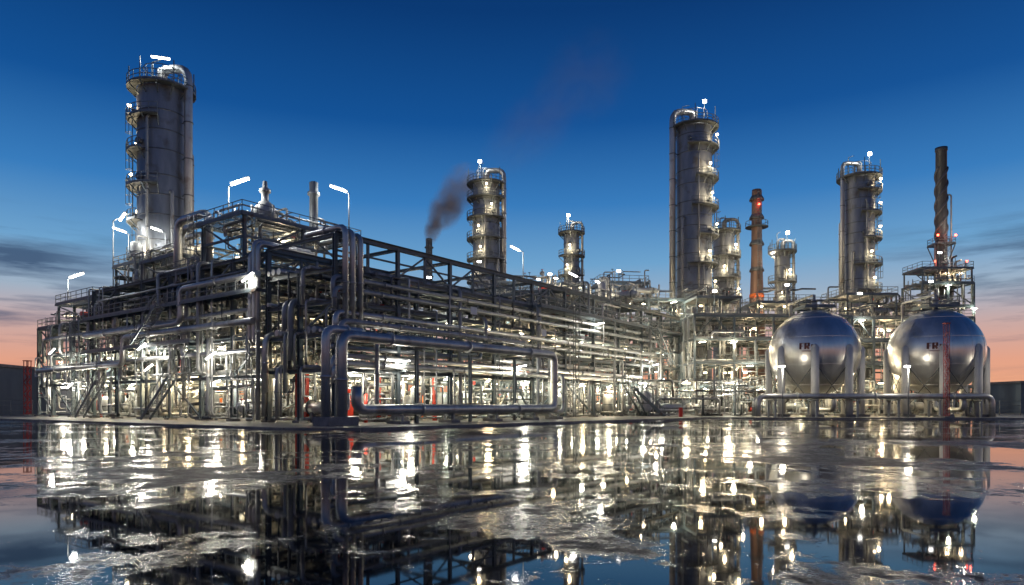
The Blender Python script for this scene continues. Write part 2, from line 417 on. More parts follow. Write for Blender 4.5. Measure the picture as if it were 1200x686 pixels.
m.deck(27,67,-1.3,0,12.6,'S'); m.deck(6.8,27,-1.2,0,7.5,'S'); m.deck(33,54,0,9,15.4,'NSEW',1.1)
x = 3.5
while x < 67:
    r = R.choice([.06,.08,.1,.14,.2]); z1 = R.choice([5,7.6,10.2,12.8]); y = R.uniform(-1.0,-.3)
    z0 = R.choice([.3,.3,4.5,7.3]); 
    if z0 > z1-2: z0 = .3
    m.pipe(R.choice(['pipes','pipes','big_pipes','light_steel']), [(x,y+2,z0+.4),(x,y,z0+.4),(x,y,z1),(x,y+2.5,z1)], r, 10, flg=True)
    x += R.choice([.5,.7,1.6,2.6,4.2])
for i, xx in enumerate((.3,1.0,1.8)): m.pipe('big_pipes',[(xx,-.9,6.8+i*.3),(xx,-.9,15.7-.2*i),(xx,4,15.7-.2*i)],.24,14,flg=True)
walk_pipes(m, 0,67,0,9,.4,4.4,200); walk_pipes(m,0,67,0,9,4.8,7.3,80); walk_pipes(m,0,67,-.6,9,7.5,12.5,110); walk_pipes(m,30,67,0,9,12.7,17,60)
clutter(m,2,65,1,8,.12,40); clutter(m,34,53,1,8,15.5,7)
for xx, yy in ((6.2,2),(6.9,2.6),(13,1.5)):
    m.box('red_parts',xx-.15,xx+.15,yy-.15,yy+.15,.12,4.2)
m.box('orange_parts',12.6,13.4,3.4,3.6,.4,3.9); m.box('red_parts',4.2,4.8,3.5,3.7,.4,3.0)
for xx in (.8,1.7): m.box('red_parts',xx,xx+.3,6,6.3,.2,4.3)
for xv in [3+6.2*i for i in range(11)]:
    for yv, z in ((1.2,4.1),(6.5,4.1),(2,9.6)):
        if z > 9 and xv < 14: continue
        m.tube((xv+R.uniform(-1,1),yv,z),(1,R.choice([0,0,.5]),R.uniform(-.2,.2)),1.2,R.uniform(360,780)*(1 if z < 5 else .6),R.choice(LC))
for p in ((6.1,-1.3,5.3),(23.3,-1.3,5.7),(56,-1.3,7.4),(58,-1.3,5.3),(40,-1.3,11.8)): m.tube(p,(1,0,.15),1.6,320,(1,.93,.8),'flood_face')
for xx in (34,38,44,49,53,58,63): m.tube((xx,4,16.9+R.random()),(1,0,0),.8,220,(1,.82,.55))
m.stair((50,-2.4,.15),(44.5,-2.4,4.6)); m.stair((60,-2,7.5),(54,-2,12.6)); m.ladder(20.2,-.4,.2,7.4,0,-1); m.ladder(33.7,-1.4,.2,12.6,0,-1)
for xx,z,s in ((15,10.3,.9),(27,9.2,.9),(35.5,9.5,.6)): m.box('white_parts',xx,xx+s,-1.35,-1.3,z,z+s*.8)
m.build('pipe_rack', C, RZ)

# ---- looping pipe manifold in front of rack
m = MB()
m.pipe('big_pipes',[(-2.6,-4,.2),(-2.6,-4,6.7),(25.4,-4,6.9),(25.4,-4,1.25),(-1.2,-4,1.25),(-1.2,-4,3)],.42,20,bend=.9,flg=True)
m.pipe('big_pipes',[(-3.7,-3.6,.2),(-3.7,-3.6,7.1),(0,-3.6,7.1),(0,0,7.1)],.33,18,bend=.8,flg=True)
m.pipe('pipes',[(-1.9,-3,.2),(-1.9,-3,7.9),(22,-3,7.9),(22,0,7.9)],.22,14,bend=.8,flg=True)
m.pipe('pipes',[(4,-4,.9),(4,-2.8,.9),(29,-2.8,.9),(29,-2.8,5),(29,0,5)],.22,14,flg=True)
for xx in (3,9,15,21,25.4):
    for yy in (-4.5,-3.5): m.beam('light_steel',(xx,yy,.1),(xx,yy,.85 if xx<25 else .8),.16)
    m.beam('light_steel',(xx,-4.6,.74),(xx,-3.4,.74),.16)
    m.box('concrete',xx-.5,xx+.5,-4.8,-3.2,.1,.35)
for xx in (5.5,12.3,19):
    m.ibeam('steelwork',(xx,-3.55,.1),(xx,-3.55,6.2),.25); m.beam('steelwork',(xx,-4.4,6.2),(xx,-2.5,6.2),.2)
m.box('concrete',-4.3,-1.6,-4.7,-2.9,.05,.75)
m.build('pipe_manifold', C, RZ)

# ------------------------------------------------------------------ columns
def column(name, x, y, r, h, plats, side=-1, gooseneck=True, top='bar', base=0, part='shell', goose_r=.45):
    m = MB()
    prof = [(r*1.05,base),(r*1.05,base+3),(r,base+3.4),(r,h-r*.55),(r*.93,h-r*.3),(r*.72,h-r*.12),(r*.4,h-.03*r),(0,h)]
    m.lathe(part, prof, 40)
    z = base+4; 
    while z < h-r*.6:
        m.lathe('seams', [(r*.999,z),(r+.05,z+.01),(r+.05,z+.13),(r*.999,z+.14)], 40); z += R.choice([1.8,2.4,3.1])
    W = 1.15
    def ring(z, a0, a1, lamp=True, w=W):
        k = max(4, int(abs(a1-a0)/14)); A = [math.radians(a0+(a1-a0)*i/k) for i in range(k+1)]
        vs = []; fs = []
        for a in A:
            for rr, zz in ((r+.03,z),(r+w,z),(r+w,z-.09),(r+.03,z-.09)): vs.append((rr*math.cos(a), rr*math.sin(a), zz))
        for i in range(k):
            for j in range(4): fs.append((i*4+j, i*4+(j+1)%4, (i+1)*4+(j+1)%4, (i+1)*4+j))
        fs += [(0,1,2,3),(k*4+3,k*4+2,k*4+1,k*4)]
        m.add('grating', vs, fs, False)
        P = [((r+w-.05)*math.cos(a),(r+w-.05)*math.sin(a),z) for a in A]
        for p, q in zip(P[:-1], P[1:]):
            for hh in (1.15,.6): m.beam('railings',(p[0],p[1],z+hh),(q[0],q[1],z+hh),.07)
            m.beam('railings',(p[0],p[1],z+.08),(q[0],q[1],z+.08),.04,.2)
        for i, a in enumerate(A):
            m.beam('railings',P[i],(P[i][0],P[i][1],z+1.15),.07)
            if i % 2 == 0: m.beam('steelwork',(r*math.cos(a),r*math.sin(a),z-1.2),(P[i][0],P[i][1],z-.1),.1)
    for i, pl in enumerate(plats):
        z, a0, a1 = pl
        ring(z, a0, a1)
        am = math.radians(a0 + (a1-a0)*R.uniform(.25,.75)); rr = r+W*.8
        p = (rr*math.cos(am), rr*math.sin(am), z+1.9)
        m.beam('railings',(p[0],p[1],z),(p[0],p[1],z+2.0),.06)
        m.box('lamp_small', p[0]-.15,p[0]+.15,p[1]-.15,p[1]+.15,z+1.8,z+2.05)
        m.lights.append(((p[0]*1.25,p[1]*1.25,z+1.4), R.uniform(180,400), (1,.80,.50), .22))
        a = math.radians(R.uniform(a0,a1)); d = Vector((math.cos(a),math.sin(a),0))
        m.cyl('light_steel', d*(r*.98)+Vector((0,0,z+.9)), d*(r+.5)+Vector((0,0,z+.9)), .32, 12); m.cyl('seams', d*(r+.4)+Vector((0,0,z+.9)), d*(r+.55)+Vector((0,0,z+.9)), .42, 12)
        if i+1 < len(plats):
            zn = plats[i+1][0]; al = math.radians((a0+a1)/2 + (18 if i%2 else -18)); dx, dy = math.cos(al), math.sin(al)
            m.ladder(dx*(r+.45), dy*(r+.45), z, zn, dx, dy)
    sa = math.radians(180 if side < 0 else 0)
    defs = [(sa-.15*side, goose_r, h+.6, gooseneck), (sa+.5*side, goose_r*.55, h*.8, False), (sa-.75*side, .2, h*.66, False), (math.radians(268), .16, h*.87, False), (math.radians(283),.1,h*.5,False), (math.radians(250),.22,h*.38,False)]
    for a, pr, zt, g in defs:
        d = Vector((math.cos(a),math.sin(a),0)); o = d*(r+pr+.35)
        if g: pts = [o+Vector((0,0,base+.5)), o+Vector((0,0,zt+.9)), Vector((0,0,zt+.9)), Vector((0,0,h-.2))]
        else: pts = [o+Vector((0,0,base+.5)), o+Vector((0,0,zt)), d*(r*.9)+Vector((0,0,zt))]
        m.pipe('big_pipes' if pr > .3 else 'pipes', pts, pr, 14, bend=pr*3.2)
        z = base+5
        while z < zt-1:
            m.beam('steelwork', d*r+Vector((0,0,z)), d*(r+pr*2+.4)+Vector((0,0,z)), .1); m.cyl('seams', o+Vector((0,0,z-.06)), o+Vector((0,0,z+.06)), pr*1.15, 12); z += 4.5
    ring(h-r*.45, 0, 360)
    for k in range(6):
        a = k*1.05+.3; m.beam('steelwork',((r+.9)*math.cos(a),(r+.9)*math.sin(a),h-r*.45),((r+.9)*math.cos(a),(r+.9)*math.sin(a),h+1.5),.1)
    for k in range(12):
        a, b = k*math.pi/6, (k+1)*math.pi/6; q = r*.75
        m.beam('railings',(q*math.cos(a),q*math.sin(a),h+1.4),(q*math.cos(b),q*math.sin(b),h+1.4),.07); m.beam('railings',(q*math.cos(a),q*math.sin(a),h-.1*r),(q*math.cos(a),q*math.sin(a),h+1.4),.06)
    m.cyl('vessels',(.3,.2,h-.2),(.3,.2,h+1.3),.3,12); m.pipe('pipes',[(-.6,.3,h-.3),(-.6,.3,h+1.9),(.6,.3,h+1.9),(.6,.3,h+1)],.12,10)
    m.beam('railings',(-r*.6,r*.3,h),(-r*.6,r*.3,h+2.9),.1); m.beam('railings',(-r*.6,r*.3,h+2.9),(-r*.2,r*.3,h+3.2),.08)
    if top == 'bar': m.tube((0.4,-r*.4,h+2.5),(1,0,-.14),min(2.2,r*.8),450,(.95,1,1),'flood_face',.26)
    elif top:
        tx = r*.45 if x > 25 else -r*.45
        m.beam('railings',(tx,-r*.5,h),(tx,-r*.5,h+2.6),.08); m.box('flood_face',tx-.3,tx+.3,-r*.5-.3,-r*.5-.1,h+2.5,h+3.0); m.lights.append(((tx,-r-.6,h+2.4),500,(1,.95,.85),.22))
    m.build(name,(x,y,0))

column('distillation_column', -43.6, 85, 2.75, 41.8, [(19.5,130,260),(24,120,250),(28.3,150,290),(32.6,130,255),(36.6,120,290)], side=1, goose_r=.5)
column('distillation_column', -4.7, 125, 2.45, 43, [(24,150,350),(28,160,380),(31.8,140,330),(35.6,170,390),(39.2,150,380)], side=1, top='dot')
column('distillation_column', 12.2, 140, 1.6, 37.5, [(24,180,360),(28,150,340),(32,190,380)], side=1, goose_r=.25, top='dot')
column('distillation_column', 32.0, 120, 3.05, 51.5, [(16,160,300),(21,250,390),(26,240,400),(31,270,400),(36,250,395),(41,260,400),(46.5,240,410)], side=-1, goose_r=.55, top='dot')
column('distillation_column', 39.4, 127, 1.9, 34.6, [(17,180,360),(21,170,380),(25,200,380),(29,180,400)], side=1, goose_r=.3, top=None)
column('distillation_column', 49.5, 125, 1.35, 30.2, [(16,180,380),(20,180,400),(24,160,360)], side=1, goose_r=.25, top='dot')
column('distillation_column', 61.0, 120, 2.5, 42.5, [(17,230,400),(21.5,240,395),(26,230,390),(30.5,260,400),(35,250,400),(38.8,240,390)], side=-1, goose_r=.35, top='dot')

m = MB(); m.lathe('stack_dark',[(.95,0),(.72,20),(.62,33.2),(.55,33.3),(.5,32.6),(.45,32.5)],24)
for z in (10,18,26,31.5): m.lathe('seams',[(.6,z),(.85,z+.01),(.85,z+.2),(.6,z+.21)],24)
m.ladder(.0,-.95,2,32,0,-1); m.build('smokestack',(-15.8,130,0))
m = MB(); m.lathe('stack_shell',[(1.9,0),(1.5,18),(1.25,22),(1.0,30),(.9,42),(.85,42.6),(.75,42.6),(.7,41)],28)
for z in (22,27,32,37,40.5):
    m.lathe('orange_parts' if z in (22,) else 'seams',[(1.0,z),(1.35,z+.01),(1.35,z+.3 if z != 22 else z+.7),(1.0,z+.9)],28)
m.lathe('grating',[(.9,35.4),(2.1,35.4),(2.1,35.5),(.9,35.5)],20)
for k in range(12):
    a, b = k*math.pi/6, (k+1)*math.pi/6
    m.beam('railings',(2.05*math.cos(a),2.05*math.sin(a),36.5),(2.05*math.cos(b),2.05*math.sin(b),36.5),.07); m.beam('railings',(2.05*math.cos(a),2.05*math.sin(a),35.4),(2.05*math.cos(a),2.05*math.sin(a),36.5),.06)
m.ladder(0,-1.3,12,41,0,-1); m.box('red_lamp',-.15,.15,-1.4,-1.15,39.4,39.7); m.lights.append(((0,-2,39.5),50,(1,.1,.05),.1)); m.lights.append(((0,-3,20),500,(1,.6,.35),.1)); m.lights.append(((1.5,-4,29),300,(1,.8,.6),.1))
m.build('chimney_stack',(46.6,130,0))
m = MB(); m.lathe('stack_dark',[(1.25,0),(1.2,26),(1.0,27),(.92,48),(1.02,48.1),(1.02,48.7),(.8,48.7),(.75,47)],28)
for s0 in range(3):
    pts = []
    for i in range(81):
        z = 32+i*(13/80); a = s0*2.094+i*.125; pts.append((.92*math.cos(a),.92*math.sin(a),z))
    m.pipe('strake',pts,.24,8,bend=.02)
for zc, w in ((26,5.6),(31,3.2)):
    m.deck(-w/2,w/2,-w/2,w/2,zc)
    for k in (-1,1):
        m.box('red_lamp',k*w/2-.12,k*w/2+.12,-w/2-.12,-w/2+.12,zc+1.2,zc+1.5); m.lights.append(((k*(w/2+.4),-w/2-.4,zc+1.4),50,(1,.12,.06),.1))
    for sx in (-1,1):
        for sy in (-1,1): m.beam('steelwork',(sx*1,sy*.6,zc-3),(sx*w/2,sy*w/2,zc-.1),.14)
m.pipe('pipes',[(1.5,-.5,2),(1.5,-.5,40),(.6,-.3,40)],.14,8); m.pipe('pipes',[(-1.5,-.6,2),(-1.5,-.6,31)],.18,8); m.ladder(0,-1.4,14,31,0,-1)
m.lights.append(((1.5,-4,34),260,(1,.85,.65),.1)); m.lights.append(((1.5,-4,28.5),300,(1,.85,.65),.1))
m.build('flare_stack',(78.6,125,0))

# ------------------------------------------------------------------ background units
def unit(name, loc, rz, xs, ys, lv, seed, decks=(), lamps=10, extra=1.0, pw=480):
    R.seed(seed); m = MB()
    frame(m, xs, ys, lv, .3, .3, I=False)
    x0,x1,y0,y1 = xs[0],xs[-1],ys[0],ys[-1]
    for z in lv: run_pipes(m,'x',x0,x1,y0,y1,z,.8,.45,.3)
    zprev = .4
    for z in lv:
        walk_pipes(m,x0,x1,y0,y1,zprev,z,int((x1-x0)*1.8*extra)); zprev = z
        m.rail([(x0,y0-.1,z),(x1,y0-.1,z)])
    walk_pipes(m,x0,x1,y0,y1,lv[-1],lv[-1]+2.4,int((x1-x0)*.8))
    clutter(m,x0+1,x1-1,y0,y1,.12,int((x1-x0)*.5)); clutter(m,x0+1,x1-1,y0,y1,lv[-1]+.1,int((x1-x0)*.22))
    for (a,b,c,d,z) in decks:
        m.deck(a,b,c,d,z)
        for xx in (a+.2,(a+b)/2,b-.2):
            for yy in (c+.2,d-.2): m.beam('steelwork',(xx,yy,lv[-1]-.1),(xx,yy,z),.2)
        walk_pipes(m,a,b,c,d,lv[-1],z+2,12)
    for i in range(lamps):
        x = x0+(x1-x0)*(i+.5)/lamps+R.uniform(-1,1); z = R.choice(lv)-.6
        m.tube((x,y0-.5,z),(1,0,R.uniform(-.3,.3)),1.0,R.uniform(.5,1.3)*pw,R.choice(LC),th=.12)
        m.tube((x+2 if x+2 < x1 else x,(y0+y1)/2,R.choice(lv)+2.2),(1,0,0),.45,R.uniform(.4,1)*pw,(1,.74,.42),'lamp_small',th=.22)
    for x in range(int(x0)+3,int(x1)-2,11):
        z = lv[-1]; hh = R.uniform(3,5.5); m.beam('railings',(x,y0,z),(x,y0,z+hh),.1); m.box('flood_face',x-.3,x+.3,y0-.2,y0-.05,z+hh-.1,z+hh+.15)
    m.build(name,loc,rz)
unit('process_unit',(-8,104,0),.14,[0,6,12,18,24,30,36],[0,6,12],[5,10,14.5,18.5],11,[(6,16,0,8,20.5),(22,30,0,6,21)],12)
unit('process_unit',(27,101,0),.06,[0,6,12,18,24],[0,6,12],[4.5,8,11.5,15],12,[(1,8,2,10,18),(11,20,3,10,17.5)],14)
unit('process_unit',(50,104,0),.03,[0,5.2,10.4,15.6,20.8],[0,6,12],[4.5,8,11.5,15],13,[(1,9,0,8,18.6),(11,20,2,9,17.6)],10)
unit('process_unit',(71.5,119,0),0,[0,4.5,9],[0,6],[8,14,19,23],14,[(0,9,0,6,25.6)],5)
unit('process_unit',(-36,92,0),.3,[0,6,12,18,24,30],[0,6],[5,10,15],15,[],8)

R.seed(5); m = MB()
for i,(yy,z,r) in enumerate(((83.2,2.7,.34),(84.3,2.6,.2),(84.9,2.6,.16))):
    m.pipe('big_pipes',[(30,yy,.2),(30,yy,z),(58.5-i,yy,z),(58.5-i,yy,.2)],r,12,bend=.9,flg=True)
for x in range(32,58,5): m.beam('light_steel',(x,83,.1),(x,83,2.3),.2); m.beam('light_steel',(x,85.2,.1),(x,85.2,2.3),.2); m.beam('light_steel',(x,82.7,2.25),(x,85.5,2.25),.2)
walk_pipes(m, 16,34,92,98,.3,5,60); clutter(m, 17,33,92,97,.12,12); walk_pipes(m,34,62,96,100,.3,5,40); clutter(m,34,62,97,101,.12,10)
for x in (18,24,30,37,44,51,58): m.tube((x,94,4.6),(1,0,0),1.1,480,R.choice(LC))
for x in (32.5,47.6,63):
    m.cyl('light_steel',(x,82,0),(x,82,6.2),.07,8); m.box('flood_face',x-.3,x+.3,82.1,82.35,6.15,6.35); m.lights.append(((x,81.9,5.9),550,(1,.88,.68),.3))
m.stair((20,90,.1),(16,90,4)); m.box('red_parts',21.2,21.6,86.4,86.8,.1,1.3)
m.build('ground_pipeway')

# ------------------------------------------------------------------ spherical tanks
def sphere(x, y, r, zc, seed):
    R.seed(seed); m = MB()
    prof = [(max(0.0,r*math.cos(math.radians(-90+180*i/48))), zc+r*math.sin(math.radians(-90+180*i/48))) for i in range(49)]
    m.lathe('sphere_shell', prof, 80)
    def wp(lat, lon, rr=r+.004): return (rr*math.cos(lat)*math.cos(lon), rr*math.cos(lat)*math.sin(lon), zc+rr*math.sin(lat))
    for lat in (-50,-18,18,50):
        la = math.radians(lat)
        for k in range(64): m.beam('sphere_shell',wp(la,k*math.pi/32),wp(la,(k+1)*math.pi/32),.04)
    for k in range(14):
        lo = k*math.pi/7
        for j in range(20):
            a, b = math.radians(-50+5*j), math.radians(-45+5*j); m.beam('sphere_shell',wp(a,lo),wp(b,lo),.035)
    for k in range(8):
        a = math.radians(22.5+45*k); px, py = (r*.99)*math.cos(a), (r*.99)*math.sin(a)
        m.cyl('legs',(px,py,.1),(px,py,zc+.3),.48,20); m.lathe('legs',[(.48,zc+.3),(.3,zc+.6),(0,zc+.75)],20,(px,py))
        m.box('concrete',px-.8,px+.8,py-.8,py+.8,.05,.45)
        b = math.radians(22.5+45*(k+1)); qx, qy = r*.99*math.cos(b), r*.99*math.sin(b)
        m.cyl('dark_pipes',(px,py,1.2),(qx,qy,zc-1.6),.05,6); m.cyl('dark_pipes',(px,py,zc-1.6),(qx,qy,1.2),.05,6)
    m.deck(-1.9,1.9,-1.9,1.9,zc+r+.35); m.cyl('vessels',(0,0,zc+r-.1),(0,0,zc+r+1.4),.35,14); m.cyl('seams',(0,0,zc+r+1.1),(0,0,zc+r+1.25),.5,14)
    m.pipe('pipes',[(0,0,zc+r+1.3),(0,0,zc+r+2),(0,r+2,zc+r+2),(0,r+2,5)],.16,10)
    m.pipe('big_pipes',[(0,0,zc-r+.1),(0,0,1.0),(0,-r,1.0),(0,-r,2.6)],.3,12)
    def mark(lo0, la0, lo1, la1, w=.2):
        for i in range(4):
            t0, t1 = i/4, (i+1)/4
            m.beam('stencil',wp(math.radians(la0+(la1-la0)*t0),math.radians(lo0+(lo1-lo0)*t0),r+.01),wp(math.radians(la0+(la1-la0)*t1),math.radians(lo0+(lo1-lo0)*t1),r+.01),w,.03 if abs(la1-la0)<1 else w)
    L0 = -130
    for s in ((0,1,0,8),(0,8,4,8),(0,4.5,3,4.5),(6,1,6,8),(6,8,10,8),(10,8,10,4.5),(6,4.5,10,4.5),(8,4.5,10,1),(12.5,3,16,3),(14,1,14,6),(2,-2,13,-2)):
        mark(L0+s[0],s[1],L0+s[2],s[3]); mark(L0+s[0],s[1]+.9,L0+s[2],s[3]+.9)
    m.build('spherical_tank',(x,y,0))
sphere(39.8,90,5.6,8.5,1); sphere(55.5,89.5,5.6,8.5,2)

def mast(x, y, h, w=.5, t=.05):
    m = MB()
    for sx in (-1,1):
        for sy in (-1,1): m.beam('mast_red',(sx*w/2,sy*w/2,0),(sx*w/2,sy*w/2,h),t)
    z = 0; k = 1
    while z < h-.8:
        for s in (-1,1):
            m.beam('mast_red',(-k*w/2,s*w/2,z),(k*w/2,s*w/2,z+.8),t*.6); m.beam('mast_red',(s*w/2,-k*w/2,z),(s*w/2,k*w/2,z+.8),t*.6)
        z += .8; k = -k
    m.box('concrete',-.6,.6,-.6,.6,0,.3); m.box('mast_red',-w/2-.1,w/2+.1,-w/2-.1,w/2+.1,h,h+.12)
    m.build('lattice_mast',(x,y,0))
mast(51.3,80.6,11.2,.42,.05); mast(-68.5,96.5,7.8,.6,.08)

def flood(X, Y, z0, z1, lean, pw=500, tilt=.35, L=1.8):
    m = MB(); h = z1-z0
    m.cyl('light_steel',(0,0,0),(0,0,h-.25),.07,8); m.cyl('light_steel',(0,0,0),(0,0,.1),.2,10)
    s = 1 if lean > 0 else -1
    m.cyl('light_steel',(0,0,h-.3),(s*.5,0,h),.06,8)
    c = Vector((s*1.1,0,h+.22)); d = Vector((s,0,tilt)).normalized()
    m.beam('light_steel',c-d*(L/2+.06)+Vector((0,0,.12)),c+d*(L/2+.06)+Vector((0,0,.12)),.4,.1)
    m.beam('flood_face',c-d*L/2,c+d*L/2,.32,.16)
    m.lights.append(((c.x,-.5,c.z-.5),pw,(.98,.98,.95),.3))
    m.build('floodlight',(X,Y,z0))
flood(-27.4,66,19,23.0,1,700); flood(-17.2,72,19,24.2,-1,700); flood(-44.9,80,15,21.9,-1,450,.35,1.5); flood(-40.6,80,15,22.0,-1,350,.35,1.1)
flood(-47.9,82,15,24,1,250,1.4,1.1); flood(-56.6,87,14.5,17.9,1,550); flood(1.5,92,15.2,22.5,-1,400,.5,1.3); flood(10,100,15,20.5,-1,400,.5,1.3); flood(14,101,15,19.5,-1,400,.5,1.2)

# ------------------------------------------------------------------ surroundings
m = MB()
m.box('blue_wall',-9,9,-6,6,0,7.2); m.box('seams',-9.3,9.3,-6.3,6.3,7.2,7.6)
for k in range(18): m.box('seams',-8.9+k*1.02,-8.82+k*1.02,-6.06,-6.0,0,7.2)
m.box('light_steel',3,6,-6.1,-6.0,0,3.6); m.box('light_steel',-6,-3,-6.1,-6.0,4,5)
m.build('warehouse',(-84,104,0),.1)
m = MB(); m.lathe('tank_paint',[(6,0),(6,7.4),(5.8,7.7),(0,9)],40); m.ladder(0,-6.2,0,7,0,-1)
for z in (2,4,6): m.lathe('seams',[(6,z),(6.05,z),(6.05,z+.1),(6,z+.1)],40)
m.build('storage_tank',(-76,118,0))
m = MB(); m.box('blue_wall',-12,12,-6,6,0,5.4); m.box('seams',-12.3,12.3,-6.3,6.3,5.4,5.8)
for k in range(8): m.box('lamp_tube' if k in (2,) else 'steelwork',-11+k*2.9,-9.6+k*2.9,-6.08,-6.0,2.8,3.3)
for k in range(24): m.box('seams',-11.9+k,-11.84+k,-6.04,-6.0,3.7,5.4)
m.build('site_building',(100,124,0))
m = MB()
for (x0,x1,y) in ((64,130,98),(-120,-66,94)):
    x = x0
    while x <= x1: m.cyl('railings',(x,y,0),(x,y,2.3),.05,6); x += 3
    for z in (.2,.9,1.6,2.2): m.beam('railings',(x0,y,z),(x1,y,z),.04)
m.build('perimeter_fence')

bm_v = [(-120,92),(-62,79),(-14.5,43.5),(-9.5,43.2),(22,80),(28,79.5),(60,76.5),(130,78),(170,170),(-160,170)]
n = len(bm_v); v = [(x,y,.0) for x,y in bm_v]+[(x,y,.12) for x,y in bm_v]
f = [tuple(range(n,2*n))]+[(i,(i+1)%n,(i+1)%n+n,i+n) for i in range(n)]
me = bpy.data.meshes.new('pad'); me.from_pydata(v,[],f); me.update()
def gmat_pad():
    m, nt, b = newmat('pad_gravel'); N = nt.nodes; L = nt.links
    tc = N.new('ShaderNodeTexCoord'); a = N.new('ShaderNodeTexNoise'); a.inputs['Scale'].default_value = .5; a.inputs['Detail'].default_value = 9
    L.new(tc.outputs['Object'],a.inputs['Vector']); r = N.new('ShaderNodeValToRGB'); r.color_ramp.elements[0].color=(.05,.05,.048,1); r.color_ramp.elements[1].color=(.2,.19,.17,1)
    L.new(a.outputs['Fac'],r.inputs[0]); L.new(r.outputs[0],b.inputs['Base Color']); b.inputs['Roughness'].default_value=.6
    bp = N.new('ShaderNodeBump'); bp.inputs['Strength'].default_value=.6; g = N.new('ShaderNodeTexNoise'); g.inputs['Scale'].default_value=6; g.inputs['Detail'].default_value=6
    L.new(tc.outputs['Object'],g.inputs['Vector']); L.new(g.outputs['Fac'],bp.inputs['Height']); L.new(bp.outputs[0],b.inputs['Normal'])
    return m
me.materials.append(gmat_pad()); o = bpy.data.objects.new('concrete_pad',me); scene.collection.objects.link(o)
m = MB()
for i in range(7):
    p, q = Vector((*bm_v[i],.07)), Vector((*bm_v[i+1],.07)); m.beam('concrete',p+Vector((0,-.2,0)),q+Vector((0,-.2,0)),.25,.2)
m.build('kerb')

def ground_mat():
    m, nt, b = newmat('wet_asphalt'); N = nt.nodes; L = nt.links
    tc = N.new('ShaderNodeTexCoord')
    def noise(sc, det=6, rough=.6, dist=0, vec=None):
        n = N.new('ShaderNodeTexNoise'); n.inputs['Scale'].default_value=sc; n.inputs['Detail'].default_value=det; n.inputs['Roughness'].default_value=rough; n.inputs['Distortion'].default_value=dist
        L.new(vec or tc.outputs['Object'],n.inputs['Vector']); return n.outputs['Fac']
    def math_(op,a,b_=None,c=None):
        n = N.new('ShaderNodeMath'); n.operation=op
        for i,v in enumerate((a,b_,c)):
            if v is None: continue
            if isinstance(v,(int,float)): n.inputs[i].default_value=v
            else: L.new(v,n.inputs[i])
        return n.outputs[0]
    def rng(v,a,b_,c=0,d=1):
        n = N.new('ShaderNodeMapRange'); L.new(v,n.inputs['Value'])
        for k,x in zip(('From Min','From Max','To Min','To Max'),(a,b_,c,d)): n.inputs[k].default_value=x
        return n.outputs[0]
    mp = N.new('ShaderNodeMapping'); mp.inputs['Rotation'].default_value=(0,0,.6); L.new(tc.outputs['Object'],mp.inputs['Vector'])
    br = N.new('ShaderNodeTexBrick'); br.inputs['Scale'].default_value=1; br.inputs['Brick Width'].default_value=11; br.inputs['Row Height'].default_value=5
    br.inputs['Mortar Size'].default_value=.035; br.inputs['Color1'].default_value=(0,0,0,1); br.inputs['Color2'].default_value=(1,1,1,1); br.inputs['Mortar'].default_value=(.5,.5,.5,1)
    L.new(mp.outputs[0],br.inputs['Vector'])
    big = noise(.16,3,.5,.2); mid = noise(.75,5,.6,.2); sm = noise(4,6,.65); fine = noise(20,4,.6)
    slab = N.new('ShaderNodeSeparateColor'); L.new(br.outputs['Color'],slab.inputs[0])
    h = math_('ADD', math_('MULTIPLY',big,.46), math_('MULTIPLY',mid,.38))
    h = math_('ADD', h, math_('MULTIPLY',sm,.18)); h = math_('ADD', h, math_('MULTIPLY',fine,.12))
    h = math_('ADD', h, math_('MULTIPLY',slab.outputs[0],.06))
    dry = rng(h,.607,.665)
    vo = N.new('ShaderNodeTexVoronoi'); vo.inputs['Scale'].default_value=38; L.new(tc.outputs['Object'],vo.inputs['Vector'])
    st = N.new('ShaderNodeSeparateColor'); L.new(vo.outputs['Color'],st.inputs[0])
    rc = N.new('ShaderNodeValToRGB'); rc.color_ramp.elements[0].color=(.012,.012,.012,1); rc.color_ramp.elements[1].color=(.09,.086,.08,1); rc.color_ramp.elements[0].position=.4; rc.color_ramp.elements[1].position=1
    L.new(math_('ADD',math_('MULTIPLY',st.outputs[0],.6),math_('MULTIPLY',sm,.5)),rc.inputs[0])
    mc = N.new('ShaderNodeMixRGB'); mc.inputs[1].default_value=(.006,.0065,.007,1); L.new(dry,mc.inputs[0]); L.new(rc.outputs[0],mc.inputs[2])
    jm = N.new('ShaderNodeMixRGB'); jm.inputs[2].default_value=(.004,.004,.004,1); L.new(math_('MULTIPLY',br.outputs['Fac'],.85),jm.inputs[0]); L.new(mc.outputs[0],jm.inputs[1]); L.new(jm.outputs[0],b.inputs['Base Color'])
    rr = math_('ADD', math_('MULTIPLY',dry, rng(sm,.35,.65,.38,.58)), rng(mid,.35,.65,.015,.05)); L.new(rr,b.inputs['Roughness'])
    b.inputs['IOR'].default_value=1.38
    L.new(rng(dry,0,1,.5,.15), b.inputs['Specular IOR Level'])
    hh = math_('MULTIPLY',math_('MULTIPLY',vo.outputs['Distance'],-1.0),math_('ADD',math_('MULTIPLY',dry,1.0),.004))
    bp = N.new('ShaderNodeBump'); bp.inputs['Strength'].default_value=.3; bp.inputs['Distance'].default_value=.008
    L.new(hh,bp.inputs['Height']); L.new(bp.outputs[0],b.inputs['Normal'])
    return m
me = bpy.data.meshes.new('ground'); S=5000; me.from_pydata([(-S,-S,0),(S,-S,0),(S,S,0),(-S,S,0)],[],[(0,1,2,3)]); me.update(); me.materials.append(ground_mat())
o = bpy.data.objects.new('asphalt_ground',me); scene.collection.objects.link(o)
R.seed(3); v=[]
for i in range(400):
    a = math.radians(-75+150*i/399); d = 700; x, y = d*math.sin(a), d*math.cos(a); h = 7+4*math.sin(i*.11)+R.uniform(0,3)
    v += [(x,y,-.5),(x,y,h)]
